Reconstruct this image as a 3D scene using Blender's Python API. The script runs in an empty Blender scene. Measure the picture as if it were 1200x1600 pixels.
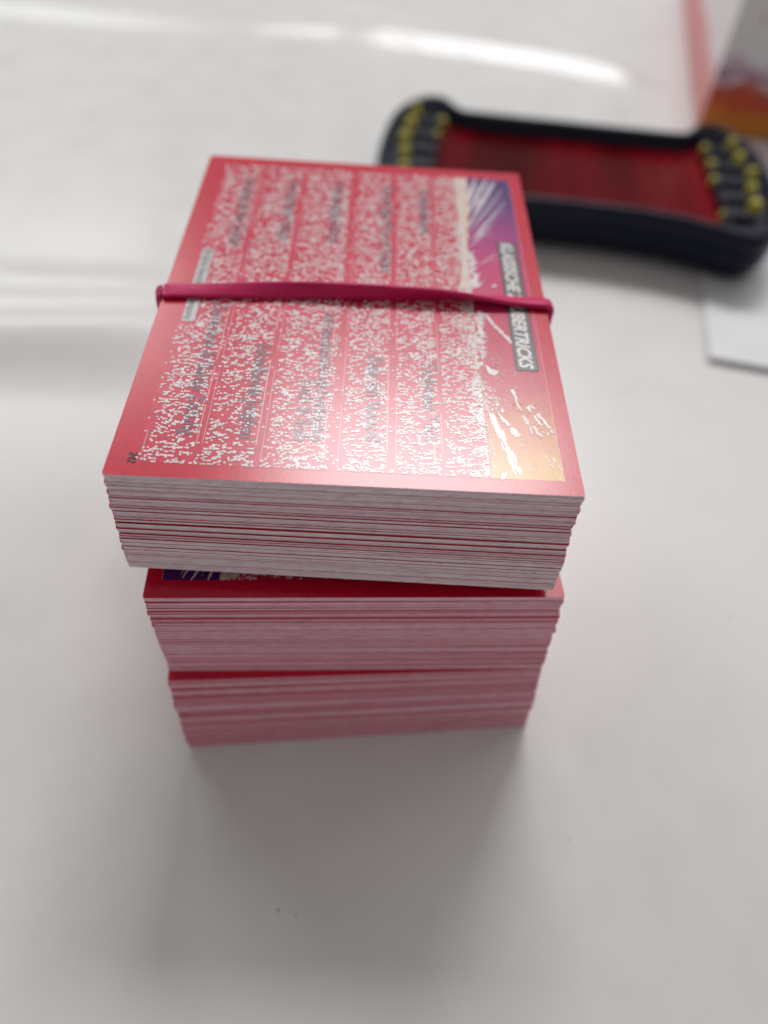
import bpy, bmesh, math, random
from mathutils import Vector, Matrix
random.seed(11)
scene = bpy.context.scene
MM = 0.001
TOP = 61.44                      # height of the top card above the table, mm

# ---------------------------------------------------------------- camera
cam_data = bpy.data.cameras.new('camera')
cam = bpy.data.objects.new('camera', cam_data)
scene.collection.objects.link(cam)
scene.camera = cam
R = Matrix([[ 0.998435 ,  0.0135597,  0.0542563],
       [-0.0450764,  0.7693574,  0.6372262],
       [-0.0331019, -0.6386746,  0.7687646]])
rot = R.transposed()
cam.matrix_world = Matrix.Translation((33.36*MM, -65.05*MM, (73.27+TOP)*MM)) @ rot.to_4x4()
cam_data.sensor_fit = 'VERTICAL'
cam_data.sensor_height = 36.0
cam_data.lens = 1175/1600*36.0
cam_data.clip_start = 0.002
cam_data.clip_end = 20
cam_data.dof.use_dof = True
cam_data.dof.focus_distance = 0.105
cam_data.dof.aperture_fstop = cam_data.lens/3.3

# ---------------------------------------------------------------- light
world = bpy.data.worlds.new('World'); scene.world = world; world.use_nodes = True
bg = world.node_tree.nodes['Background']
bg.inputs[0].default_value = (1.0, 0.98, 0.97, 1); bg.inputs[1].default_value = 0.24
def area(name, az, el, dist, sx, sy, power, col):
    l = bpy.data.lights.new(name, 'AREA'); l.shape = 'RECTANGLE'; l.size = sx; l.size_y = sy
    l.energy = power; l.color = col
    o = bpy.data.objects.new(name, l); scene.collection.objects.link(o)
    a, e = math.radians(az), math.radians(el)
    d = Vector((math.sin(a)*math.cos(e), math.cos(a)*math.cos(e), math.sin(e)))
    t = Vector((0.033, 0.03, 0.05))
    o.location = t + d*dist
    o.rotation_euler = (-d).to_track_quat('-Z', 'Y').to_euler()
    return o
area('window_light', 7, 49, 2.2, 0.86, 0.44, 23.5, (1.0, 0.985, 0.985))
area('side_window_light', 44, 42, 2.3, 1.05, 0.7, 4.6, (1.0, 0.985, 0.97))
area('left_window_light', -30, 33, 2.3, 0.85, 0.45, 7.6, (0.97, 0.99, 1.0))

scene.view_settings.view_transform = 'Standard'
scene.view_settings.look = 'None'
scene.view_settings.gamma = 1
scene.view_settings.exposure = 0.19

# ---------------------------------------------------------------- material helpers
def principled(name, col, rough=0.5, spec=0.5, coat=0.0, trans=0.0):
    m = bpy.data.materials.new(name); m.use_nodes = True
    b = m.node_tree.nodes['Principled BSDF']
    b.inputs['Base Color'].default_value = (*col, 1)
    b.inputs['Roughness'].default_value = rough
    b.inputs['Specular IOR Level'].default_value = spec
    b.inputs['Coat Weight'].default_value = coat
    b.inputs['Transmission Weight'].default_value = trans
    return m
class NT:
    def __init__(s, m): s.m = m; s.t = m.node_tree; s.b = s.t.nodes['Principled BSDF']
    def n(s, kind, **kw):
        o = s.t.nodes.new(kind)
        for k, v in kw.items(): setattr(o, k, v)
        return o
    def l(s, a, b): s.t.links.new(a, b)
    def coord(s, scale=(1,1,1)):
        tc = s.n('ShaderNodeTexCoord'); mp = s.n('ShaderNodeMapping')
        mp.inputs['Scale'].default_value = scale
        s.l(tc.outputs['Object'], mp.inputs['Vector']); return mp.outputs[0]
    def noise(s, vec, scale, detail=3, rough=0.55):
        n = s.n('ShaderNodeTexNoise'); n.inputs['Scale'].default_value = scale
        n.inputs['Detail'].default_value = detail; n.inputs['Roughness'].default_value = rough
        s.l(vec, n.inputs['Vector']); return n.outputs['Fac']
    def ramp(s, fac, stops):
        r = s.n('ShaderNodeValToRGB'); el = r.color_ramp.elements
        while len(el) < len(stops): el.new(0.5)
        for e, (p, c) in zip(el, stops):
            e.position = p; e.color = (*c, 1) if len(c) == 3 else c
        s.l(fac, r.inputs[0]); return r.outputs[0]
    def mix(s, fac, a, b, mode='MIX'):
        x = s.n('ShaderNodeMix', data_type='RGBA', blend_type=mode)
        if hasattr(fac, 'links'): s.l(fac, x.inputs[0])
        else: x.inputs[0].default_value = fac
        for v, i in ((a, 6), (b, 7)):
            if hasattr(v, 'links'): s.l(v, x.inputs[i])
            else: x.inputs[i].default_value = (*v, 1)
        return x.outputs[2]
    def bump(s, h, strength, dist):
        b = s.n('ShaderNodeBump'); b.inputs['Strength'].default_value = strength
        b.inputs['Distance'].default_value = dist
        s.l(h, b.inputs['Height']); s.l(b.outputs[0], s.b.inputs['Normal'])

PRINT_ROUGH = 0.25
def printed(name, col, vary=0.10, rough=PRINT_ROUGH):
    """coated card print: faint linen grain and slight ink mottling"""
    m = principled(name, col, rough, 0.56)
    t = NT(m); v = t.coord()
    f = t.noise(v, 900, 4)
    lo = tuple(c*(1-vary) for c in col); hi = tuple(min(1, c*(1+vary)) for c in col)
    t.l(t.ramp(f, [(0.3, lo), (0.7, hi)]), t.b.inputs['Base Color'])
    t.bump(t.noise(v, 2600, 2), 0.16, 0.00005)
    return m

M = {}
RED = (0.57, 0.007, 0.036)
M['red'] = printed('red_ink', RED)
M['panel_red'] = printed('panel_red_ink', (0.58, 0.020, 0.062), 0.14)
M['white_ink'] = printed('white_ink', (0.78, 0.74, 0.74), 0.05)
M['strip_ink'] = printed('copyright_strip_ink', (0.50, 0.50, 0.49), 0.1)
M['pale_ink'] = printed('pale_pink_ink', (0.74, 0.36, 0.38), 0.1)
M['cream_ink'] = printed('cream_ink', (0.74, 0.52, 0.40), 0.12)
M['lilac_ink'] = printed('lilac_ink', (0.62, 0.50, 0.66), 0.1)
M['grey_ink'] = printed('grey_ink', (0.13, 0.12, 0.12), 0.1)
M['answer_ink'] = printed('answer_grey_ink', (0.22, 0.10, 0.135), 0.2)
M['cyan_ink'] = printed('pale_cyan_ink', (0.62, 0.74, 0.80), 0.05)
M['black_ink'] = printed('black_ink', (0.03, 0.025, 0.03), 0.1)

m = printed('burst_ink', (0.5, 0.1, 0.1)); t = NT(m); M['burst'] = m
v = t.coord(); sep = t.n('ShaderNodeSeparateXYZ'); t.l(v, sep.inputs[0])
mr = t.n('ShaderNodeMapRange'); mr.inputs['From Min'].default_value = 0.002; mr.inputs['From Max'].default_value = 0.085
t.l(sep.outputs['Y'], mr.inputs['Value'])
ns = t.noise(v, 260, 4); ad = t.n('ShaderNodeMath', operation='MULTIPLY_ADD')
ad.inputs[1].default_value = 0.13; t.l(ns, ad.inputs[0])
sb = t.n('ShaderNodeMath', operation='SUBTRACT'); sb.inputs[1].default_value = 0.065
t.l(mr.outputs[0], ad.inputs[2]); t.l(ad.outputs[0], sb.inputs[0])
rp = t.ramp(sb.outputs[0], [(0.0, (0.66, 0.36, 0.04)), (0.07, (0.60, 0.21, 0.03)), (0.15, (0.57, 0.12, 0.04)), (0.22, (0.55, 0.035, 0.075)),
    (0.45, (0.55, 0.022, 0.10)), (0.62, (0.55, 0.03, 0.16)), (0.74, (0.36, 0.03, 0.20)), (0.86, (0.13, 0.025, 0.18)), (0.95, (0.07, 0.02, 0.15))])
for l in list(t.b.inputs['Base Color'].links): t.t.links.remove(l)
t.l(rp, t.b.inputs['Base Color'])

# cut edge of the card stock: white fibre with a little red ink dragged over it
def edge_material(name, dark, mid, light, tints):
    m = principled(name, mid, 0.8, 0.25); t = NT(m)
    oi = t.n('ShaderNodeObjectInfo'); v0 = t.coord((1, 1, 4))
    om = t.n('ShaderNodeMath', operation='MULTIPLY'); om.inputs[1].default_value = 37.0; t.l(oi.outputs['Random'], om.inputs[0])
    va = t.n('ShaderNodeVectorMath', operation='ADD'); t.l(v0, va.inputs[0]); t.l(om.outputs[0], va.inputs[1]); v = va.outputs[0]
    f = t.noise(v, 420, 5, 0.7)
    c1 = t.ramp(f, [(0.28, dark), (0.48, mid), (0.72, light)])
    c2 = t.ramp(oi.outputs['Random'], [(0.0, tints[0]), (0.35, tints[1]), (1.0, tints[2])])
    t.l(t.mix(1.0, c1, c2, 'MULTIPLY'), t.b.inputs['Base Color'])
    t.bump(t.noise(v, 1500, 3), 0.4, 0.0001)
    return m
M['edge'] = edge_material('card_edge', (0.56, 0.42, 0.46), (0.76, 0.66, 0.69), (0.86, 0.82, 0.82), [(0.88, 0.68, 0.74), (0.97, 0.88, 0.92), (1.0, 0.97, 0.98)])
M['edge_pink'] = edge_material('card_edge_bounce_pink', (0.66, 0.36, 0.43), (0.84, 0.56, 0.64), (0.90, 0.72, 0.77), [(0.86, 0.52, 0.58), (0.96, 0.76, 0.82), (1.0, 0.92, 0.95)])  # lower packs: pink of bounced light put into the inky edge colour

# table covering
m = principled('table_vinyl', (0.80, 0.795, 0.785), 0.36, 0.5); t = NT(m); M['table'] = m
v = t.coord()
f1 = t.noise(v, 9, 4); f2 = t.noise(v, 60, 4, 0.6)
base = t.mix(f1, (0.68, 0.67, 0.655), (0.735, 0.73, 0.718))
base = t.mix(t.ramp(f2, [(0.33, (0.35,)*3), (0.60, (0,)*3)]), base, (0.64, 0.63, 0.61))
vor = t.n('ShaderNodeTexVoronoi'); vor.inputs['Scale'].default_value = 125; t.l(v, vor.inputs['Vector'])
sp_size = t.ramp(t.noise(v, 14, 2), [(0.50, (0.0,)*3), (0.72, (0.055,)*3)])
vw = t.noise(v, 900, 2)
dd = t.n('ShaderNodeMath', operation='MULTIPLY_ADD'); dd.inputs[1].default_value = 0.06
t.l(vw, dd.inputs[0]); t.l(vor.outputs['Distance'], dd.inputs[2])
lt = t.n('ShaderNodeMath', operation='LESS_THAN'); t.l(dd.outputs[0], lt.inputs[0])
ofs = t.n('ShaderNodeMath', operation='ADD'); ofs.inputs[1].default_value = 0.043
t.l(sp_size, ofs.inputs[0]); t.l(ofs.outputs[0], lt.inputs[1])
spk = t.n('ShaderNodeMath', operation='MULTIPLY'); spk.inputs[1].default_value = 0.38; t.l(lt.outputs[0], spk.inputs[0])
base = t.mix(spk.outputs[0], base, (0.20, 0.19, 0.18))
t.l(base, t.b.inputs['Base Color'])
t.l(t.ramp(f2, [(0.3, (0.27,)*3), (0.7, (0.36,)*3)]), t.b.inputs['Roughness'])
t.bump(t.noise(v, 650, 3), 0.08, 0.0002)

# rubber band
m = principled('rubber', (0.44, 0.010, 0.085), 0.48, 0.4); t = NT(m); M['rubber'] = m
v = t.coord((1, 6, 6)); f = t.noise(v, 300, 3)
t.l(t.ramp(f, [(0.3, (0.50, 0.004, 0.085)), (0.7, (0.66, 0.012, 0.14))]), t.b.inputs['Base Color'])
t.bump(f, 0.25, 0.0002)

M['navy'] = principled('navy_plastic', (0.006, 0.008, 0.022), 0.42, 0.2)
t = NT(M['navy']); v = t.coord(); t.bump(t.noise(v, 1200, 2), 0.15, 0.0001)
t.l(t.ramp(t.noise(v, 120, 3), [(0.3, (0.36,)*3), (0.7, (0.5,)*3)]), t.b.inputs['Roughness'])
M['groove'] = principled('dark_plastic', (0.006, 0.007, 0.014), 0.5, 0.4)
M['yellow'] = principled('yellow_plastic', (0.52, 0.46, 0.045), 0.35, 0.5)
t = NT(M['yellow']); t.l(t.ramp(t.noise(t.coord(), 300, 2), [(0.3, (0.46, 0.40, 0.035)), (0.7, (0.58, 0.52, 0.06))]), t.b.inputs['Base Color'])
M['red_pane'] = principled('red_filter_plastic', (0.42, 0.006, 0.02), 0.2, 0.12, 0, 0.6); M['red_pane'].node_tree.nodes['Principled BSDF'].inputs['IOR'].default_value = 1.2
t = NT(M['red_pane']); t.l(t.ramp(t.noise(t.coord((1, .12, 1)), 34, 2), [(0.35, (0.13, 0.001, 0.005)), (0.65, (0.40, 0.006, 0.018))]), t.b.inputs['Base Color'])
M['flap'] = principled('white_board', (0.80, 0.80, 0.82), 0.4, 0.5)
t = NT(M['flap']); v = t.coord(); t.l(t.ramp(t.noise(v, 30, 3), [(0.3, (0.72, 0.72, 0.74)), (0.7, (0.78, 0.78, 0.79))]), t.b.inputs['Base Color']); t.bump(t.noise(v, 500, 2), 0.1, 0.0002)

# ---------------------------------------------------------------- mesh helpers
def link(name, me, mats, parent=None, loc=None):
    o = bpy.data.objects.new(name, me); scene.collection.objects.link(o)
    if not me.materials:
        for x in (mats if isinstance(mats, (list, tuple)) else [mats]): me.materials.append(M[x])
    if parent: o.parent = parent
    if loc: o.location = loc
    return o
def mesh(name, verts, faces, smooth=False, mats=None):
    me = bpy.data.meshes.new(name)
    me.from_pydata([tuple(c*MM for c in v) for v in verts], [], faces)
    if smooth: me.polygons.foreach_set('use_smooth', [True]*len(me.polygons))
    if mats: me.polygons.foreach_set('material_index', mats)
    me.update(); return me
def tag(o, label, cat, group=None, kind=None):
    if label: o['label'] = label
    if cat: o['category'] = cat
    if group: o['group'] = group
    if kind: o['kind'] = kind
    return o
def smoothstep(a, b, x):
    x = max(0, min(1, (x-a)/(b-a))); return x*x*(3-2*x)

# ---------------------------------------------------------------- table
FOLDS = [  # polyline (mm), height, sigma
    ([(-260, 368), (-152, 356), (-89, 351), (-27, 349), (13, 352), (66, 341), (112, 331), (145, 318), (163, 296)], 3.2, 5.8),
    ([(-60, 420), (1, 396), (41, 379), (83, 360), (129, 342)], 3.0, 6),
    ([(10, 354), (66, 346), (112, 337), (140, 322), (158, 302)], 2.0, 9.5),
    ([(-260, 124), (-77, 126), (-54, 126.5), (-31, 127), (-5, 128)], 2.0, 4.6),
    ([(-260, 98), (-69, 103), (-49, 105), (-31, 107), (-5, 111)], 2.6, 5.0),
]
def seg_dist(px, py, pl):
    best = 1e9; bt = 0; n = len(pl)-1
    for i in range(n):
        ax, ay = pl[i]; bx, by = pl[i+1]; dx, dy = bx-ax, by-ay
        u = max(0, min(1, ((px-ax)*dx+(py-ay)*dy)/(dx*dx+dy*dy)))
        d = math.hypot(px-ax-u*dx, py-ay-u*dy)
        if d < best: best, bt = d, (i+u)/n; side = py < ay+u*dy
    return best*(.55 if side and py < 200 else 1), bt
def table_z(x, y):
    z = 0
    for pl, h, s in FOLDS:
        ys = [p[1] for p in pl]
        if y < min(ys)-8*s or y > max(ys)+4*s: continue
        d, u = seg_dist(x, y, pl)
        if d < 4*s:
            z += h*math.exp(-(d/s)**2/2)*smoothstep(0, .12, u)*smoothstep(0, .18, 1-u)
    # the covering rises a little towards the left back, behind the folds
    z += 2.6*smoothstep(78, 112, y)*smoothstep(10, -45, x)*(1-smoothstep(150, 300, y))
    if y > 120: z += 0.5*math.sin(x/37+1)*math.sin(y/52)*smoothstep(240, 320, y)
    return z
xs = [-420+2.8*i for i in range(int(1040/2.8)+1)]
ys = []; y = -300
while y < 900: ys.append(y); y += 8 if y < 60 else (2.2 if y < 160 else (5 if y < 280 else (3.5 if y < 430 else 14)))
verts = [(x, y, table_z(x, y)) for y in ys for x in xs]
W = len(xs)
faces = [(j*W+i, j*W+i+1, (j+1)*W+i+1, (j+1)*W+i) for j in range(len(ys)-1) for i in range(W-1)]
table = link('table', mesh('table', verts, faces, True), 'table')
table['kind'] = 'structure'

# ---------------------------------------------------------------- the cards
CW, CL, CT = 63.0, 88.0, 0.372       # card size and thickness
def card_outline(r=0.45, seg=3):
    pts = []
    for cx, cy, a0 in ((CW/2-r, r, -90), (CW/2-r, CL-r, 0), (-CW/2+r, CL-r, 90), (-CW/2+r, r, 180)):
        for k in range(seg+1):
            a = math.radians(a0+90*k/seg); pts.append((cx+r*math.cos(a), cy+r*math.sin(a)))
    return pts
ol = card_outline(); n = len(ol)
cv = [(x, y, 0) for x, y in ol]+[(x, y, CT) for x, y in ol]
cf = [tuple(reversed(range(n))), tuple(range(n, 2*n))]+[(i, (i+1) % n, n+(i+1) % n, n+i) for i in range(n)]
CARD = mesh('card', cv, cf, False, [0, 0]+[1]*n)
CARD.materials.append(M['red']); CARD.materials.append(M['edge'])
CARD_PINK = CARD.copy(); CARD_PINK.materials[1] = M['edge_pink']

def poly_mesh(name, polys, z, dx=-CW/2):
    v, f = [], []
    for p in polys:
        f.append(tuple(range(len(v), len(v)+len(p)))); v += [(x+dx, y, z) for x, y in p]
    return mesh(name, v, f)
def ccw(p):
    a = sum(p[i][0]*p[(i+1) % len(p)][1]-p[(i+1) % len(p)][0]*p[i][1] for i in range(len(p)))
    return p if a > 0 else p[::-1]
def rough_poly(p, amp, step, rnd):
    """give a traced brush mark a torn outline"""
    out = []
    for i in range(len(p)):
        a, b = p[i], p[(i+1) % len(p)]; L = math.hypot(b[0]-a[0], b[1]-a[1]); k = max(1, int(L/step))
        for j in range(k):
            u = j/k; out.append((a[0]+(b[0]-a[0])*u+rnd.uniform(-amp, amp), a[1]+(b[1]-a[1])*u+rnd.uniform(-amp, amp)))
    return ccw(out)

PX0, PX1, PY0, PY1 = 3.7, 50.9, 2.5, 84.8        # camouflage panel
BX1 = 60.6                                       # burst panel ends
LINES = [(4.3, .12), (11.1, .16), (11.9, .10), (19.1, .18), (20.0, .10), (28.2, .16), (30.2, .10), (36.8, .16), (38.0, .10), (43.3, .18), (44.4, .10)]
GAPS = [(10.7, 12.2), (18.9, 20.2), (28.9, 30.4), (36.7, 38.2), (44.0, 44.8)]
ANS = [  # text, x of the letters' foot, y start, y end, height
    ('Kaninchen aus dem Zylinder', 8.3, 79.5, 54.8, 2.3), ('Verkettete Ringe', 16.8, 79.5, 57.6, 2.3), ('Verschwundene Münze', 25.6, 79.5, 57.6, 2.3),
    ('Die zersägte Frau im Kasten', 35.2, 79.5, 49.4, 2.3), ('Gedankenlesen', 42.3, 79, 62.6, 2.3),
    ('Zerrissene & Ganze Zeitung', 8.6, 38.2, 7.8, 2.2), ('Schwebende Jungfrau', 16.7, 28.2, 7.7, 2.1), ('Tuch & Stab', 24.0, 20.9, 7.6, 2.2),
    ('Seil zerschneiden und verknoten', 26.4, 37, 7.8, 2.0), ('Eier im Beutel', 33.8, 26.4, 8.3, 2.2), ('Taube aus Tuch', 42.0, 25.8, 8.9, 2.2)]
SH = [[[51.49, 15.93], [52.48, 16.23], [53.05, 13.81], [53.01, 12.5], [53.33, 10.17], [54.03, 8.14], [54.41, 5.93], [55.08, 4.0], [54.69, 3.0], [54.18, 2.2], [53.93, 3.34], [53.58, 4.88], [53.27, 6.26], [52.82, 7.85], [52.54, 9.7], [51.99, 10.29], [51.61, 13.05]], [[52.46, 16.0], [54.46, 12.6], [53.85, 12.56], [53.1, 13.6]], [[54.06, 12.36], [54.88, 12.2], [55.59, 10.96], [55.24, 10.51], [54.58, 10.68], [54.19, 11.29]], [[51.52, 21.17], [52.2, 20.62], [52.64, 20.18], [53.06, 18.57], [52.14, 17.8], [51.26, 16.59], [50.46, 16.31], [49.95, 16.73], [50.12, 18.12], [50.55, 19.79]], [[54.89, 20.35], [55.39, 20.63], [55.64, 19.94], [55.81, 17.61], [56.22, 16.27], [56.01, 15.81], [55.66, 16.92], [55.37, 18.74], [55.08, 19.89]], [[56.89, 16.78], [57.42, 17.27], [57.76, 16.16], [57.45, 15.46]], [[57.52, 17.51], [57.84, 17.53], [58.21, 16.65], [57.95, 16.45]], [[56.06, 14.8], [56.57, 15.17], [56.97, 13.21], [56.66, 13.19], [56.29, 14.04]], [[57.76, 14.81], [58.13, 15.29], [58.8, 13.12], [58.54, 12.89]], [[58.31, 15.52], [58.78, 15.56], [59.53, 14.05], [59.95, 12.55], [59.72, 12.53], [58.93, 14.23], [58.39, 14.86]], [[56.97, 13.21], [57.23, 12.79], [57.34, 11.08], [57.1, 10.96]], [[57.37, 13.35], [57.69, 12.83], [58.66, 10.75], [58.43, 10.69], [57.72, 11.75]], [[59.74, 12.1], [60.08, 12.34], [60.47, 11.83], [60.12, 11.53]], [[59.22, 11.64], [59.62, 11.77], [59.59, 10.92], [59.36, 10.9]], [[51.95, 2.83], [52.38, 3.63], [53.05, 3.87], [52.9, 3.08], [52.33, 2.28], [51.99, 2.45]], [[51.57, 26.24], [52.06, 25.14], [53.56, 24.51], [53.0, 23.6], [52.12, 23.77], [51.71, 24.74]], [[52.55, 17.15], [52.97, 17.41], [52.89, 16.49], [52.71, 16.25]], [[53.18, 16.28], [53.5, 16.42], [53.65, 15.41], [53.33, 15.28]], [[53.49, 22.65], [54.03, 22.4], [53.85, 22.19]], [[54.66, 21.34], [54.98, 21.31], [54.82, 21.02]], [[50.15, 25.87], [51.19, 26.72], [51.31, 25.96], [50.44, 25.26]], [[51.17, 39.57], [51.93, 37.82], [52.76, 34.36], [54.13, 32.76], [54.71, 30.79], [53.35, 31.01], [52.34, 31.6], [51.92, 30.22], [51.0, 27.53], [51.47, 31.19], [50.76, 36.65]], [[50.31, 51.54], [52.93, 59.09], [53.5, 58.48], [51.62, 53.76], [52.44, 51.75], [51.62, 46.44], [49.44, 46.23]], [[54.69, 47.72], [55.22, 47.17], [54.15, 46.6]], [[52.67, 38.97], [54.37, 35.55], [56.4, 31.94], [56.14, 31.41], [53.92, 35.34], [52.52, 38.42]], [[50.11, 26.5], [51.14, 26.58], [50.97, 25.62], [50.26, 25.72]], [[51.61, 25.99], [52.08, 25.39], [53.45, 24.56], [52.77, 23.73], [51.91, 24.44]]]
ST = [[[51.6, 61.19], [59.33, 76.06], 0.37], [[51.67, 64.41], [59.0, 81.29], 0.23], [[51.41, 66.26], [57.64, 84.41], 0.79], [[51.57, 71.12], [56.35, 85.37], 0.79], [[51.64, 74.65], [53.87, 85.06], 0.93], [[50.83, 76.62], [51.54, 84.77], 0.6], [[52.43, 62.64], [56.01, 67.24], 0.32], [[51.27, 58.91], [55.21, 66.68], 0.23], [[52.55, 53.43], [56.22, 57.66], 0.19]]
CREAM = [[49.76, 84.55], [52.09, 84.84], [51.69, 71.14], [50.84, 60.65], [50.45, 51.97], [51.62, 46.44], [48.87, 46.17], [49.66, 56.99], [49.63, 70.9]]

# camouflage speckle: small ragged blocks in joined runs
rnd = random.Random(5)
cell_x, cell_y = 0.34, 0.31
nx, ny = int((PX1-PX0)/cell_x), int((PY1-PY0)/cell_y)
val = [[rnd.random() for _ in range(nx)] for _ in range(ny)]
sp_w, sp_c = [], []
on_ = [[False]*nx for _ in range(ny)]
for j in range(ny):
    for i in range(nx):
        x = PX0+(i+.5)*cell_x; y = PY0+(j+.5)*cell_y
        nb = (val[j][i-1] if i else .5)+(val[j-1][i] if j else .5)*.6
        th = (0.25+(.26 if i and on_[j][i-1] else 0)-(.10 if j and on_[j-1][i] else 0)+(.08 if j and i and on_[j-1][i-1] else 0))
        if any(a < x < b for a, b in GAPS): th = 0.035
        if x < 4.6: th *= .5
        if x > 48.3: th *= 1.0+0.35*(x-48.3)
        if j < 2: th += .14
        if 3.4 < x < 6.4 and 32.4 < y < 54: continue
        if val[j][i] > th: continue
        on_[j][i] = True
        hw = cell_x*rnd.uniform(.38, .62); hh = cell_y*rnd.uniform(.34, .60)
        ox, oy = x+rnd.uniform(-.1, .1), y+rnd.uniform(-.1, .1)
        q = [(max(PX0, ox-hw+rnd.uniform(-.07, .07)), max(PY0, oy-hh)), (ox+hw, max(PY0, oy-hh+rnd.uniform(-.07, .07))), (ox+hw+rnd.uniform(-.08, .08), oy+hh), (max(PX0, ox-hw), oy+hh+rnd.uniform(-.07, .07))]
        on = any(fx-.2 < x < fx+h+.3 and y1 < y < y0 for _, fx, y0, y1, h in ANS)
        (sp_c if on and rnd.random() < .32 else sp_w).append(q)
ln = []
for x, w in LINES:
    y = PY0+rnd.uniform(0, 6)
    while y < PY1-1:
        L = rnd.uniform(3, 22); e = min(PY1-.3, y+L); d = rnd.uniform(-.05, .05)
        if not (x < 6 and e > 32 and y < 54): ln.append([(x-w/2+d, y), (x+w/2+d, y), (x+w/2+d, e), (x-w/2+d, e)])
        y = e+rnd.uniform(1, 9)
shards = []
nicks = []
for i, p in enumerate(SH):
    if i == 3:                                    # worn patch: a crowd of crumbs instead of a solid mark
        cx = sum(q[0] for q in p)/len(p); cy = sum(q[1] for q in p)/len(p)
        for k in range(150):
            a = rnd.uniform(0, 6.283); r = math.sqrt(rnd.random()); x = cx-.5+1.9*r*math.cos(a)+.5*rnd.random(); y = cy+3.3*r*math.sin(a)-.5*(x-cx)
            w = rnd.uniform(.07, .24)*(1.15-.5*r); shards.append(rough_poly([(x-w, y-w*.6), (x+w, y-w*.7), (x+w*.9, y+w*.7), (x-w*.8, y+w*.6)], .05, 1, rnd))
        continue
    if i == 0:                                    # broad brush stroke: bundled dry bristle marks
        cl = [(51.7, 16.2), (52.2, 13.2), (52.8, 10.2), (53.4, 7.4), (54.0, 5.0), (54.7, 2.7)]
        for k in range(85):
            q = rnd.uniform(0, 4.3); j = int(q); f = q-j; ax, ay = cl[j]; bx, by = cl[j+1]
            tx, ty = bx-ax, by-ay; T_ = math.hypot(tx, ty); tx /= T_; ty /= T_; o = rnd.gauss(0, .26)
            x, y = ax+(bx-ax)*f-ty*o, ay+(by-ay)*f+tx*o; L = min(rnd.uniform(.5, 2.6), (y-2.6)/abs(ty)); w = rnd.uniform(.05, .17)
            if L > .2: shards.append(rough_poly([(x-ty*w, y+tx*w), (x+tx*L*.7-ty*w, y+ty*L*.7+tx*w), (x+tx*L, y+ty*L), (x+tx*L*.6+ty*w, y+ty*L*.6-tx*w), (x+ty*w*.6, y-tx*w*.6)], .04, .3, rnd))
        continue
    if i in (21, 22):                             # dry-brush splashes: many thin tapered spikes
        ya, yb, a0, a1 = (27.5, 39.5, -70, 15) if i == 21 else (46.5, 57, 25, 78)
        for k in range(95):
            u = rnd.random()**1.3; y = (yb+(ya-yb)*u) if i == 21 else ya+(yb-ya)*u
            x = 50.6+rnd.uniform(0, 1.3)*(1-u*.4); a = math.radians(rnd.uniform(a0, a1)); L = rnd.uniform(.25, 1.9)*(1-.3*u); w = rnd.uniform(.05, .22)
            ux, uy = math.cos(a), math.sin(a)
            shards.append(ccw(rough_poly([(x-uy*w, y+ux*w), (x+ux*L*.5-uy*w*.8, y+uy*L*.5+ux*w*.8), (x+ux*L, y+uy*L), (x+ux*L*.4+uy*w*.7, y+uy*L*.4-ux*w*.7), (x+uy*w, y-ux*w)], .03, .3, rnd)))
        continue
    shards.append(rough_poly(p, .13, .2, rnd))
    x0, x1 = min(q[0] for q in p), max(q[0] for q in p); y0, y1 = min(q[1] for q in p), max(q[1] for q in p)
    for k in range(int(3+5*(y1-y0))):
        x, y = rnd.uniform(x0, x1), rnd.uniform(y0, y1); L = rnd.uniform(.06, .3); w = rnd.uniform(.02, .06); a = rnd.uniform(-.5, .5)
        nicks.append(ccw([(x-L, y-L*a), (x, y-w), (x+L, y+L*a), (x, y+w)]))
for k in range(9):                                # two dotted brush tails
    u = k/8
    for (ax, ay), (bx, by) in (((58.6, 7.0), (60.0, 2.9)), ((59.6, 6.6), (60.4, 4.6))):
        if rnd.random() < .8:
            cx, cy = ax+(bx-ax)*u, ay+(by-ay)*u; s = rnd.uniform(.08, .17)
            shards.append(rough_poly([(cx-s, cy-s*1.3), (cx+s*.6, cy-s), (cx+s, cy+s*1.2), (cx-s*.7, cy+s)], .03, .3, rnd))
for k in range(150):                              # flecks thrown off the burst
    a = math.radians(rnd.uniform(-75, -10)); r = rnd.uniform(2, 30)
    cx, cy = 50.5+r*math.cos(a)*.45, 30+r*math.sin(a)
    if 51 < cx < 60.2 and 3 < cy < 32 and not (56 < cx < 60 and cy > 24.5):
        L = rnd.uniform(.12, .55); w = rnd.uniform(.03, .08); ux, uy = math.cos(a+.15), math.sin(a+.15)
        shards.append(ccw([(cx-ux*L-uy*w, cy-uy*L+ux*w), (cx+ux*L, cy+uy*L), (cx-ux*L*.3+uy*w, cy-uy*L*.3-ux*w)]))
streaks, lil = [], []
def streak(a, b, w, out):
    dx, dy = b[0]-a[0], b[1]-a[1]; L = math.hypot(dx, dy); nxx, nyy = -dy/L, dx/L; k = 9
    left = []; right = []
    for i in range(k+1):
        u = i/k; ww = w*.5*(math.sin(math.pi*min(1, u*.8+.14))**.8)*rnd.uniform(.75, 1.15)
        x, y = a[0]+dx*u, a[1]+dy*u
        left.append((min(BX1, x+nxx*ww), min(PY1, y+nyy*ww))); right.append((min(BX1, x-nxx*ww), min(PY1, y-nyy*ww)))
    out.append(right+left[::-1])
for a, b, w in ST:
    streak(a, b, w*.8, streaks)
    for q in range(4):
        o = rnd.uniform(-1.1, 1.1)*max(w, .5); s0 = rnd.uniform(0, .4)
        streak((max(51, a[0]+o+(b[0]-a[0])*s0), a[1]+(b[1]-a[1])*s0), (b[0]+o, b[1]-rnd.uniform(0, 4)), w*rnd.uniform(.15, .4), lil if q % 2 else streaks)
fleck_cream = []
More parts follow.
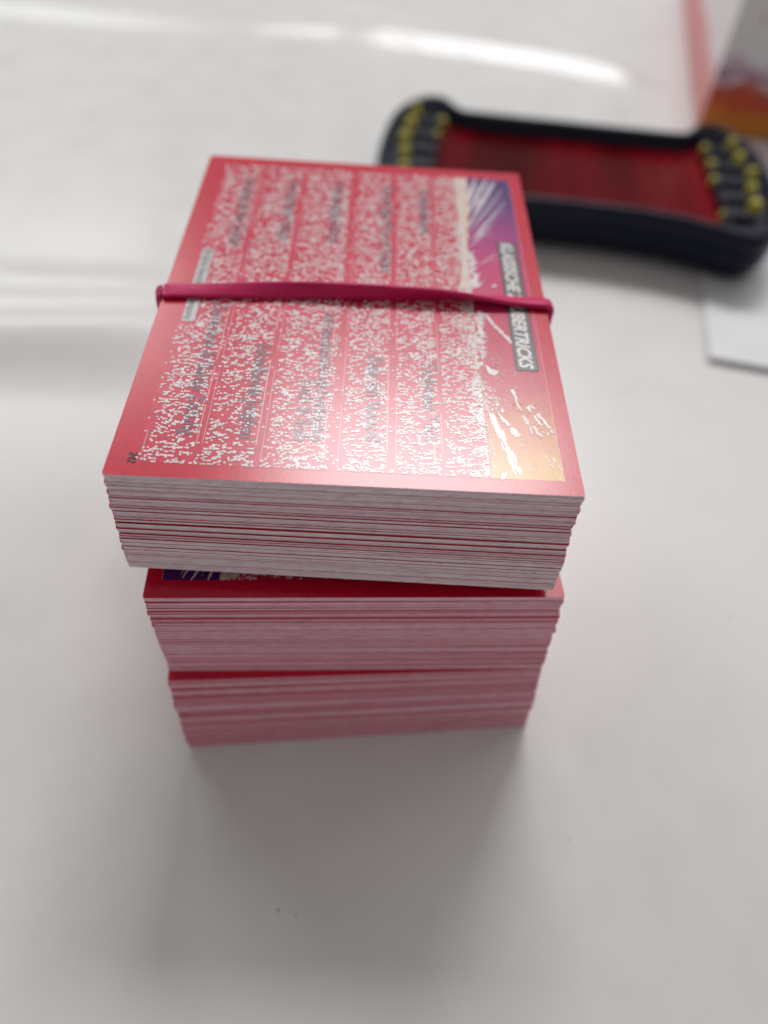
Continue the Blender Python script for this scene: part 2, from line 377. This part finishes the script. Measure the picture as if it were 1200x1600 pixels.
for k in range(1500):                             # dithered fade from the burst into the camouflage
    y = rnd.uniform(PY0, PY1); x = 50.8-abs(rnd.gauss(0, 1.5))
    if y < 24 and rnd.random() < .5: x = 50.8+rnd.uniform(-.2, .8)*(y < 18)
    if x > PX0: s = rnd.uniform(.06, .15); fleck_cream.append(rough_poly([(x-s, y-s), (x+s, y-s), (x+s, y+s), (x-s, y+s)], .03, 1, rnd))

def rrect(x0, y0, x1, y1, r, seg=4):
    p = []
    for cx, cy, a0 in ((x1-r, y0+r, -90), (x1-r, y1-r, 0), (x0+r, y1-r, 90), (x0+r, y0+r, 180)):
        for k in range(seg+1):
            a = math.radians(a0+90*k/seg); p.append((cx+r*math.cos(a), cy+r*math.sin(a)))
    return p
def lettering(name, body, foot_x, y0, y1, height, z, mat, parent, bold=0.0, shear=0.0):
    """flat printed text running from y0 down to y1, letter tops towards +x"""
    c = bpy.data.curves.new(name, 'FONT'); c.body = body; c.size = 1.0; c.offset = bold; c.shear = shear; c.resolution_u = 3
    tmp = bpy.data.objects.new(name, c); scene.collection.objects.link(tmp)
    dg = bpy.context.evaluated_depsgraph_get(); me = bpy.data.meshes.new_from_object(tmp.evaluated_get(dg))
    bpy.data.objects.remove(tmp); bpy.data.curves.remove(c)
    xsv = [v.co.x for v in me.vertices]; x0, x1 = min(xsv), max(xsv)
    sx = (y0-y1)/(x1-x0); sy = height/0.72
    for v in me.vertices:
        tx, ty = (v.co.x-x0)*sx, v.co.y*sy
        v.co = Vector(((foot_x+ty-CW/2)*MM, (y0-tx)*MM, z*MM))
    me.materials.clear(); me.update()
    return link(name, me, mat, parent)

def part(name, me, mat, parent, kind=None):
    o = link(name, me, mat, parent)
    if kind: o['kind'] = kind
    return o
def print_card(card, full=True):
    z = CT
    part('camouflage_panel', poly_mesh('camouflage_panel', [[(PX0, PY0), (PX1, PY0), (PX1, PY1), (PX0, PY1)]], z+.015), 'panel_red', card)
    b = part('burst_panel', poly_mesh('burst_panel', [[(PX1, PY0), (BX1, PY0), (BX1, PY1), (PX1, PY1)]], z+.015), 'burst', card)
    part('panel_keyline', poly_mesh('panel_keyline', [[(BX1, PY0), (BX1+.07, PY0), (BX1+.07, PY1), (BX1, PY1)]], z+.02), 'pale_ink', card)
    part('cream_fade', poly_mesh('cream_fade', [rough_poly(CREAM[:], .25, .7, random.Random(2))], z+.025), 'cream_ink', b)
    part('burst_streaks', poly_mesh('burst_streaks', streaks, z+.035), 'white_ink', b)
    part('burst_lilac_streaks', poly_mesh('burst_lilac_streaks', lil, z+.04), 'lilac_ink', b)
    part('burst_shards', poly_mesh('burst_shards', shards, z+.045), 'white_ink', b)
    part('burst_scratches', poly_mesh('burst_scratches', nicks, z+.05), 'burst', b)
    part('cream_flecks', poly_mesh('cream_flecks', fleck_cream, z+.03), 'cream_ink', card, 'stuff')
    part('rule_lines', poly_mesh('rule_lines', ln, z+.03), 'pale_ink', card)
    part('white_speckle', poly_mesh('white_speckle', sp_w, z+.05), 'white_ink', card, 'stuff')
    part('pale_speckle', poly_mesh('pale_speckle', sp_c, z+.06), 'cyan_ink', card, 'stuff')
    for s, fx, y0, y1, h in ANS:
        lettering('answer_lettering', s, fx, y0, y1, h, z+.055, 'answer_ink', card, .022)
    pl = part('title_plate', poly_mesh('title_plate', [rrect(56.25, 24.9, 59.85, 61.4, .5)], z+.05), 'black_ink', card)
    part('plate_face', poly_mesh('plate_face', [rrect(56.45, 25.1, 59.65, 61.2, .42)], z+.06), 'grey_ink', pl)
    lettering('title_lettering', 'KLASSISCHE ZAUBERTRICKS', 56.95, 60.9, 25.45, 2.15, z+.07, 'white_ink', pl, .03, .25)
    cp = part('copyright_strip', poly_mesh('copyright_strip', [rough_poly(rrect(4.15, 32.9, 6.15, 53.7, .2), .1, .5, random.Random(3))], z+.05), 'strip_ink', card)
    lettering('copyright_lettering', '© 2016 Hersch and Company', 4.6, 53.3, 33.2, 1.15, z+.065, 'grey_ink', cp, .02)
    lettering('card_number', '242', 2.75, 4.3, 2.25, 1.15, z+.065, 'black_ink', card, .02, .2)

def stack(count, z0, z1, top, bot, prof, seed, label, group, jy, me=CARD):
    """cards from bottom to top; top/bot = (mid x, front y, angle)"""
    r = random.Random(seed); out = []; pitch = (z1-z0)/count; drift = 0; wx = 0
    for k in range(count):
        u = 1-(k+.5)/count                        # 0 at the top card
        p = prof(u)
        wx = wx*.8+r.gauss(0, .06)
        jx = wx+r.gauss(0, .09); jyy = r.gauss(0, jy(u)); ja = r.gauss(0, .06)
        if k >= count-2 or k < 2: jx *= .3; jyy *= .2; ja *= .3
        x = top[0]+(bot[0]-top[0])*u+jx; y = top[1]+(bot[1]-top[1])*p+jyy; a = top[2]+(bot[2]-top[2])*u+ja
        o = bpy.data.objects.new('playing_card', me); scene.collection.objects.link(o)
        o.location = (x*MM, y*MM, (z0+k*pitch)*MM); o.rotation_euler = (0, 0, math.radians(a))
        tag(o, label, 'card', group); out.append(o)
    return out
def steps(pts):
    def f(u):
        for (a, fa), (b, fb) in zip(pts, pts[1:]):
            if u <= b: return fa+(fb-fa)*(u-a)/(b-a)
        return pts[-1][1]
    return f
P1Z = 42.7
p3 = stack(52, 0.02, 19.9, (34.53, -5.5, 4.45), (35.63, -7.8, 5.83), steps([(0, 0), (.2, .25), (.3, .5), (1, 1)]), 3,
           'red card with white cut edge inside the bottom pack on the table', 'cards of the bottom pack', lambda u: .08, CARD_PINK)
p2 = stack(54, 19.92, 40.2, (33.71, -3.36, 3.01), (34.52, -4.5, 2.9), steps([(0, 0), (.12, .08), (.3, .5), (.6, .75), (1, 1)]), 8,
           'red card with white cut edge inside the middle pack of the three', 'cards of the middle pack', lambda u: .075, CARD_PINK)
p1 = stack(52, P1Z, TOP, (31.5, 0, 0), (31.3, -1.75, -.9), steps([(0, 0), (.1, .05), (.25, .2), (.68, .88), (.8, .95), (1, 1)]), 21,
           'red card with white cut edge inside the rubber-banded top pack', 'cards of the banded top pack', lambda u: .026+.075*smoothstep(.12, .3, u)*(1-smoothstep(.66, .8, u)))
p1[-1].location = (31.5*MM, 0, (TOP-CT)*MM); p1[-1].rotation_euler = (0, 0, 0)
def unique(o, label):
    o['label'] = label
    if 'group' in o: del o['group']
unique(p1[-1], 'topmost red printed card titled KLASSISCHE ZAUBERTRICKS under the rubber band')
unique(p2[-1], 'red printed card with purple corner on top of the middle pack')
unique(p3[-1], 'plain red-bordered card on top of the lowest pack')
unique(p1[0], 'lowest card of the banded top pack, overhanging the middle pack')
unique(p2[0], 'lowest card of the middle pack, lying on the bottom pack')
unique(p3[0], 'lowest card of the bottom pack, touching the white table')
print_card(p1[-1])
for ch in list(p1[-1].children):                  # the middle pack's top card carries the same print, turned round
    c = ch.copy(); scene.collection.objects.link(c); c.parent = p2[-1]
    c.rotation_euler = (0, 0, math.pi); c.location = (0, CL*MM, 0)
    for g in ch.children:
        d = g.copy(); scene.collection.objects.link(d); d.parent = c

# ---------------------------------------------------------------- rubber band round the top pack
def band():
    z_t, z_b = TOP, P1Z; xl, xr = -0.35, 63.35
    w, th = 2.75, 0.9
    sec = []
    for cx, cy, a0 in ((w/2-.35, -th/2+.35, -90), (w/2-.35, th/2-.35, 0), (-w/2+.35, th/2-.35, 90), (-w/2+.35, -th/2+.35, 180)):
        for k in range(4):
            a = math.radians(a0+30*k); sec.append((cx+.35*math.cos(a), cy+.35*math.sin(a)))
    path = []     # (x, z, y, outward normal angle, tilt, lift)
    N = 60
    for i in range(N+1):      # over the top, left to right
        u = i/N; x = xl+.6+(xr-xl-1.2)*u
        th_ = math.radians(12+75*smoothstep(0, .62, u)+85*smoothstep(.55, .98, u))
        half = abs(math.sin(th_))*w/2+abs(math.cos(th_))*th/2
        path.append((x, z_t+half-.03, 39.6+2.4*u+.5*math.sin(math.pi*u), 90, th_))
    for k in range(1, 6):     # round the right edge
        a = 90-90*k/6; path.append((xr-.4+.85*math.cos(math.radians(a)), z_t-.35+.85*math.sin(math.radians(a)), 42.0, a, math.radians(172+5*k/6)))
    for i in range(9): path.append((xr+.45, z_t-1.2-(z_t-z_b-2.4)*i/8, 42-1.0*i/8, 0, math.radians(180)))
    for k in range(1, 6):
        a = -90*k/6; path.append((xr-.4+.85*math.cos(math.radians(a)), z_b+.35+.85*math.sin(math.radians(a)), 41, a, math.radians(180)))
    for i in range(21):
        u = i/20; tl_ = math.radians(180+180*u); path.append((xr-.6-(xr-xl-1.2)*u, z_b-.06-min(1.15, abs(math.sin(tl_))*w/2+abs(math.cos(tl_))*th/2), 41-1.6*u, -90, math.radians(180+180*u) if 0 else math.radians(180+28*math.sin(math.pi*u)+180*smoothstep(.96, 1, u)*0)))
    for k in range(1, 6):
        a = -90-90*k/6; path.append((xl+.4+.85*math.cos(math.radians(a)), z_b+.35+.85*math.sin(math.radians(a)), 39.4, a, math.radians(180)))
    for i in range(9): path.append((xl-.45, z_b+1.2+(z_t-z_b-2.4)*i/8, 39.4+.2*i/8, -180, math.radians(180+12)))
    for k in range(1, 6):
        a = -180-90*k/6; path.append((xl+.4+.85*math.cos(math.radians(a)), z_t-.35+.85*math.sin(math.radians(a)), 39.6, a, math.radians(180+12)))
    vs, fs = [], []; S = len(sec)
    for x, z, y, na, tl in path:
        nx_, nz_ = math.cos(math.radians(na)), math.sin(math.radians(na))
        for a, b in sec:
            groove = -.16*math.exp(-((a-.3)/.35)**2) if b > 0 else 0
            b2 = b+groove
            aa = a*math.cos(tl)-b2*math.sin(tl); bb = a*math.sin(tl)+b2*math.cos(tl)
            vs.append((x+nx_*bb, y+aa, z+nz_*bb))
    K = len(path)
    for i in range(K):
        for j in range(S):
            fs.append((i*S+j, i*S+(j+1) % S, ((i+1) % K)*S+(j+1) % S, ((i+1) % K)*S+j))
    me = mesh('rubber_band', vs, fs, True)
    bm = bmesh.new(); bm.from_mesh(me); bmesh.ops.recalc_face_normals(bm, faces=bm.faces); bm.to_mesh(me); bm.free()
    o = link('rubber_band', me, 'rubber')
    tag(o, 'twisted dark pink rubber band stretched around the top card pack', 'rubber band')
band()

# ---------------------------------------------------------------- card viewer with red window and yellow markers
def viewer():
    root = bpy.data.objects.new('card_viewer', None); scene.collection.objects.link(root)
    root.location = (101.5*MM, 190.5*MM, 0.9*MM); root.rotation_euler = (0, math.radians(-.35), math.radians(-6.5))
    tag(root, 'dark blue plastic card viewer with red window and yellow marker pegs', 'card viewer')
    q = [(0, 30.8), (20, 30.8), (37, 31), (40.5, 32), (43, 35), (45.5, 39), (49, 41), (54, 40.8), (58.5, 37), (62.5, 31), (65.2, 23), (66.6, 12), (67, 0)]
    qn = [(0, 31.2), (20, 32), (32, 33.6), (38, 35.2), (43, 37), (47, 38.6), (50.5, 39.8), (54.5, 39.6), (58.5, 37), (62.5, 31), (65.2, 23), (66.6, 12)]   # near side, softer waist
    quad = q+[(x, -y) for x, y in reversed(qn)]
    full = quad+[(-x, y) for x, y in reversed(quad[1:-1])]         # clockwise from (0,32)
    full = full[::-1]
    # refine with Catmull-Rom
    def refine(p, k=3):
        out = []; m = len(p)
        for i in range(m):
            p0, p1_, p2_, p3_ = (Vector(p[(i+d) % m]) for d in (-1, 0, 1, 2))
            for j in range(k):
                u = j/k
                out.append(tuple(.5*((2*p1_)+(-p0+p2_)*u+(2*p0-5*p1_+4*p2_-p3_)*u*u+(-p0+3*p1_-3*p2_+p3_)*u**3)))
        return out
    full = refine(full)
    def inset(p, d):
        m = len(p); out = []
        for i in range(m):
            a, b = Vector(p[i-1]), Vector(p[(i+1) % m]); tt = (b-a).normalized()
            out.append((p[i][0]-tt.y*d, p[i][1]+tt.x*d))
        return out
    lev = [(9, 0), (5, .8), (2.2, 3), (.6, 6.5), (0, 10), (0, 10.7), (.3, 10.9), (.3, 11.2), (0, 11.4), (0, 15.5), (.5, 17.0), (1.4, 17.8), (2.6, 18), (3.4, 17.6), (3.8, 16.8), (4.0, 9.2)]
    vs, fs = [], []; m = len(full)
    for d, z in lev: vs += [(x, y, z) for x, y in inset(full, d)]
    for l in range(len(lev)-1):
        for i in range(m): fs.append((l*m+i, l*m+(i+1) % m, (l+1)*m+(i+1) % m, (l+1)*m+i))
    fs.append(tuple(range(m-1, -1, -1))); fs.append(tuple((len(lev)-1)*m+i for i in range(m)))
    link('shell', mesh('shell', vs, fs, True), 'navy', root)
    inner = inset(full, 4.05)
    def clip(p, side, x0):                                   # keep side*x >= side*x0
        out = []
        for i in range(len(p)):
            a, b = p[i], p[(i+1) % len(p)]; ia, ib = side*(a[0]-x0) >= 0, side*(b[0]-x0) >= 0
            if ia: out.append(a)
            if ia != ib: u = (x0-a[0])/(b[0]-a[0]); out.append((x0, a[1]+(b[1]-a[1])*u))
        return out
    def slab(name, p, z0, z1, mat, par, bev=.5):
        k = len(p); pi = inset(p, bev) if bev else p
        v = [(x, y, z0) for x, y in p]+[(x, y, z1-bev) for x, y in p]+[(x, y, z1) for x, y in pi]
        f = [tuple(range(k-1, -1, -1)), tuple(2*k+i for i in range(k))]
        for r_ in (0, 1): f += [(r_*k+i, r_*k+(i+1) % k, (r_+1)*k+(i+1) % k, (r_+1)*k+i) for i in range(k)]
        return link(name, mesh(name, v, f), mat, par)
    win = clip(clip(inner, 1, -47), -1, 47)
    slab('window_pane', win, 11.2, 12.4, 'red_pane', root, .1)
    PEG_Y = [24, 13, 2, -9, -20]; pr = random.Random(4)
    for s in (1, -1):
        blk = slab('end_panel', clip(inner, s, s*47.3), 9.4, 15.4, 'navy', root, .4)
        for i, y in enumerate(PEG_Y):
            xo = 58.5-1.2*abs(i-2)*.8
            gx0, gx1 = sorted((s*48.5, s*(xo+2.6)))
            slab('groove', rrect(gx0, y-2.7, gx1, y+2.7, 1.2, 3), 15.43, 15.6, 'groove', blk, .05)
        for i in range(6):
            y = PEG_Y[0]+5.5-11*i
            x1 = 59.0-1.3*abs(i-2.5)*.9; a, b = sorted((s*48.2, s*x1))
            slab('divider_rib', rrect(a, y-1.9, b, y+1.9, 1.4, 3), 15.42, 17.6, 'navy', root, .7)
        for i, y in enumerate(PEG_Y):
            for nm, xx, r_, h in (('marker_knob', 58.5-1.2*abs(i-2)*.8, 2.1, 4.6), ('marker_tip', 47.6, 1.7, 3.4)):
                if nm == 'marker_tip' and (i == 3 or (s < 0 and i > 1)): continue
                xx += pr.uniform(-.9, .9); r_ *= pr.uniform(.85, 1.05)
                prof = [(r_*.8, 0), (r_, .6), (r_, h*.45), (r_*.93, h*.7), (r_*.7, h*.9), (r_*.35, h*.985)]
                v, f = [], []; K = 14
                for rr, zz in prof: v += [(rr*math.cos(2*math.pi*k/K), rr*1.05*math.sin(2*math.pi*k/K), zz) for k in range(K)]
                for l in range(len(prof)-1): f += [(l*K+k, l*K+(k+1) % K, (l+1)*K+(k+1) % K, (l+1)*K+k) for k in range(K)]
                f.append(tuple((len(prof)-1)*K+k for k in range(K))); f.append(tuple(range(K-1, -1, -1)))
                z = 15.62 if nm == 'marker_knob' else 15.0
                if nm == 'marker_tip': z = 13.4-.35*i
                link(nm, mesh(nm, v, f, True), 'yellow', root, (s*xx*MM, y*MM, z*MM))
viewer()

# ---------------------------------------------------------------- game box behind, its white flap folded out
def art_box():
    m = principled('box_front_print', (0.3, 0.3, 0.3), 0.4, 0.5); t = NT(m); M['box_front'] = m
    v = t.coord(); sep = t.n('ShaderNodeSeparateXYZ'); t.l(v, sep.inputs[0])
    nz = t.noise(t.coord((1, 1, 4)), 55, 4, .65)
    a = t.n('ShaderNodeMath', operation='MULTIPLY_ADD'); a.inputs[1].default_value = .022; t.l(nz, a.inputs[0]); t.l(sep.outputs['Z'], a.inputs[2])
    mr = t.n('ShaderNodeMapRange'); mr.inputs['From Min'].default_value = .011; mr.inputs['From Max'].default_value = .071; t.l(a.outputs[0], mr.inputs['Value'])
    r = t.ramp(mr.outputs[0], [(0, (.72, .27, .02)), (.14, (.66, .18, .015)), (.24, (.58, .06, .015)), (.31, (.48, .09, .06)), (.34, (.78, .72, .70)), (.37, (.34, .10, .24)), (.43, (.62, .45, .52)), (.49, (.82, .79, .79))])
    sp = t.ramp(t.noise(v, 130, 3), [(.60, (0,)*3), (.66, (1,)*3)])
    up = t.ramp(mr.outputs[0], [(.5, (0,)*3), (.55, (.8,)*3)])
    c = t.mix(t.mix(1, sp, up, 'MULTIPLY'), r, (.45, .16, .06))
    t.l(c, t.b.inputs['Base Color'])
    m = principled('box_side_print', (0.5, 0.2, 0.2), 0.4, 0.5); t = NT(m); M['box_side'] = m
    v = t.coord(); sep = t.n('ShaderNodeSeparateXYZ'); t.l(v, sep.inputs[0])
    mr = t.n('ShaderNodeMapRange'); mr.inputs['From Max'].default_value = .06; t.l(sep.outputs['Z'], mr.inputs['Value'])
    nz = t.noise(v, 40, 3); a = t.n('ShaderNodeMath', operation='MULTIPLY_ADD'); a.inputs[1].default_value = .12; t.l(nz, a.inputs[0]); t.l(mr.outputs[0], a.inputs[2])
    t.l(t.ramp(a.outputs[0], [(0, (.70, .22, .22)), (.36, (.72, .24, .25)), (.46, (.78, .72, .72)), (1, (.80, .78, .78))]), t.b.inputs['Base Color'])
art_box()
def game_box():
    root = bpy.data.objects.new('game_box', None); scene.collection.objects.link(root)
    root.location = (168*MM, 263*MM, 0); root.rotation_euler = (0, 0, math.radians(-12))
    tag(root, 'orange and grey printed game box with pink side and white flap folded out', 'box')
    def bevel_box(name, x0, x1, y0, y1, z0, z1, mats, idx, b=.6):
        bm = bmesh.new()
        vs = [bm.verts.new((x*MM, y*MM, z*MM)) for z in (z0, z1) for y in (y0, y1) for x in (x0, x1)]
        F = [(0, 2, 3, 1), (4, 5, 7, 6), (0, 1, 5, 4), (2, 6, 7, 3), (0, 4, 6, 2), (1, 3, 7, 5)]  # bottom top front back left right
        for f, i in zip(F, idx): bm.faces.new([vs[k] for k in f]).material_index = i
        bmesh.ops.bevel(bm, geom=bm.edges[:], offset=b*MM, segments=2, affect='EDGES')
        me = bpy.data.meshes.new(name); bm.to_mesh(me); bm.free()
        return link(name, me, mats, root)
    bevel_box('carton', 0, 190, 0, 190, 1.0, 78, ['box_front', 'box_side'], [1, 1, 0, 1, 1, 1])
    # flap: thin board lying forward of the box, its free end lifting slightly
    v, f = [], []; NXX, NYY = 10, 40
    for side in (0, 1):
        for j in range(NYY+1):
            for i in range(NXX+1):
                y = -1-157*j/NYY; x = -3.0+190*i/NXX; z = .55+.0*side
                lift = .7*smoothstep(-118, -158, y)
                v.append((x, y, .25+lift+(.8 if side else 0)))
    L = (NXX+1)*(NYY+1)
    for j in range(NYY):
        for i in range(NXX):
            a = j*(NXX+1)+i
            f.append((a, a+1, a+NXX+2, a+NXX+1)); f.append((L+a, L+a+NXX+1, L+a+NXX+2, L+a+1))
    def edge(seq):
        for a, b in zip(seq, seq[1:]): f.append((a, L+a, L+b, b))
    edge([j*(NXX+1) for j in range(NYY+1)]); edge([NYY*(NXX+1)+i for i in range(NXX+1)])
    edge([j*(NXX+1)+NXX for j in range(NYY, -1, -1)]); edge([i for i in range(NXX, -1, -1)])
    me = mesh('flap', v, f)
    bm = bmesh.new(); bm.from_mesh(me); bmesh.ops.recalc_face_normals(bm, faces=bm.faces); bm.to_mesh(me); bm.free()
    link('flap', me, 'flap', root)
game_box()
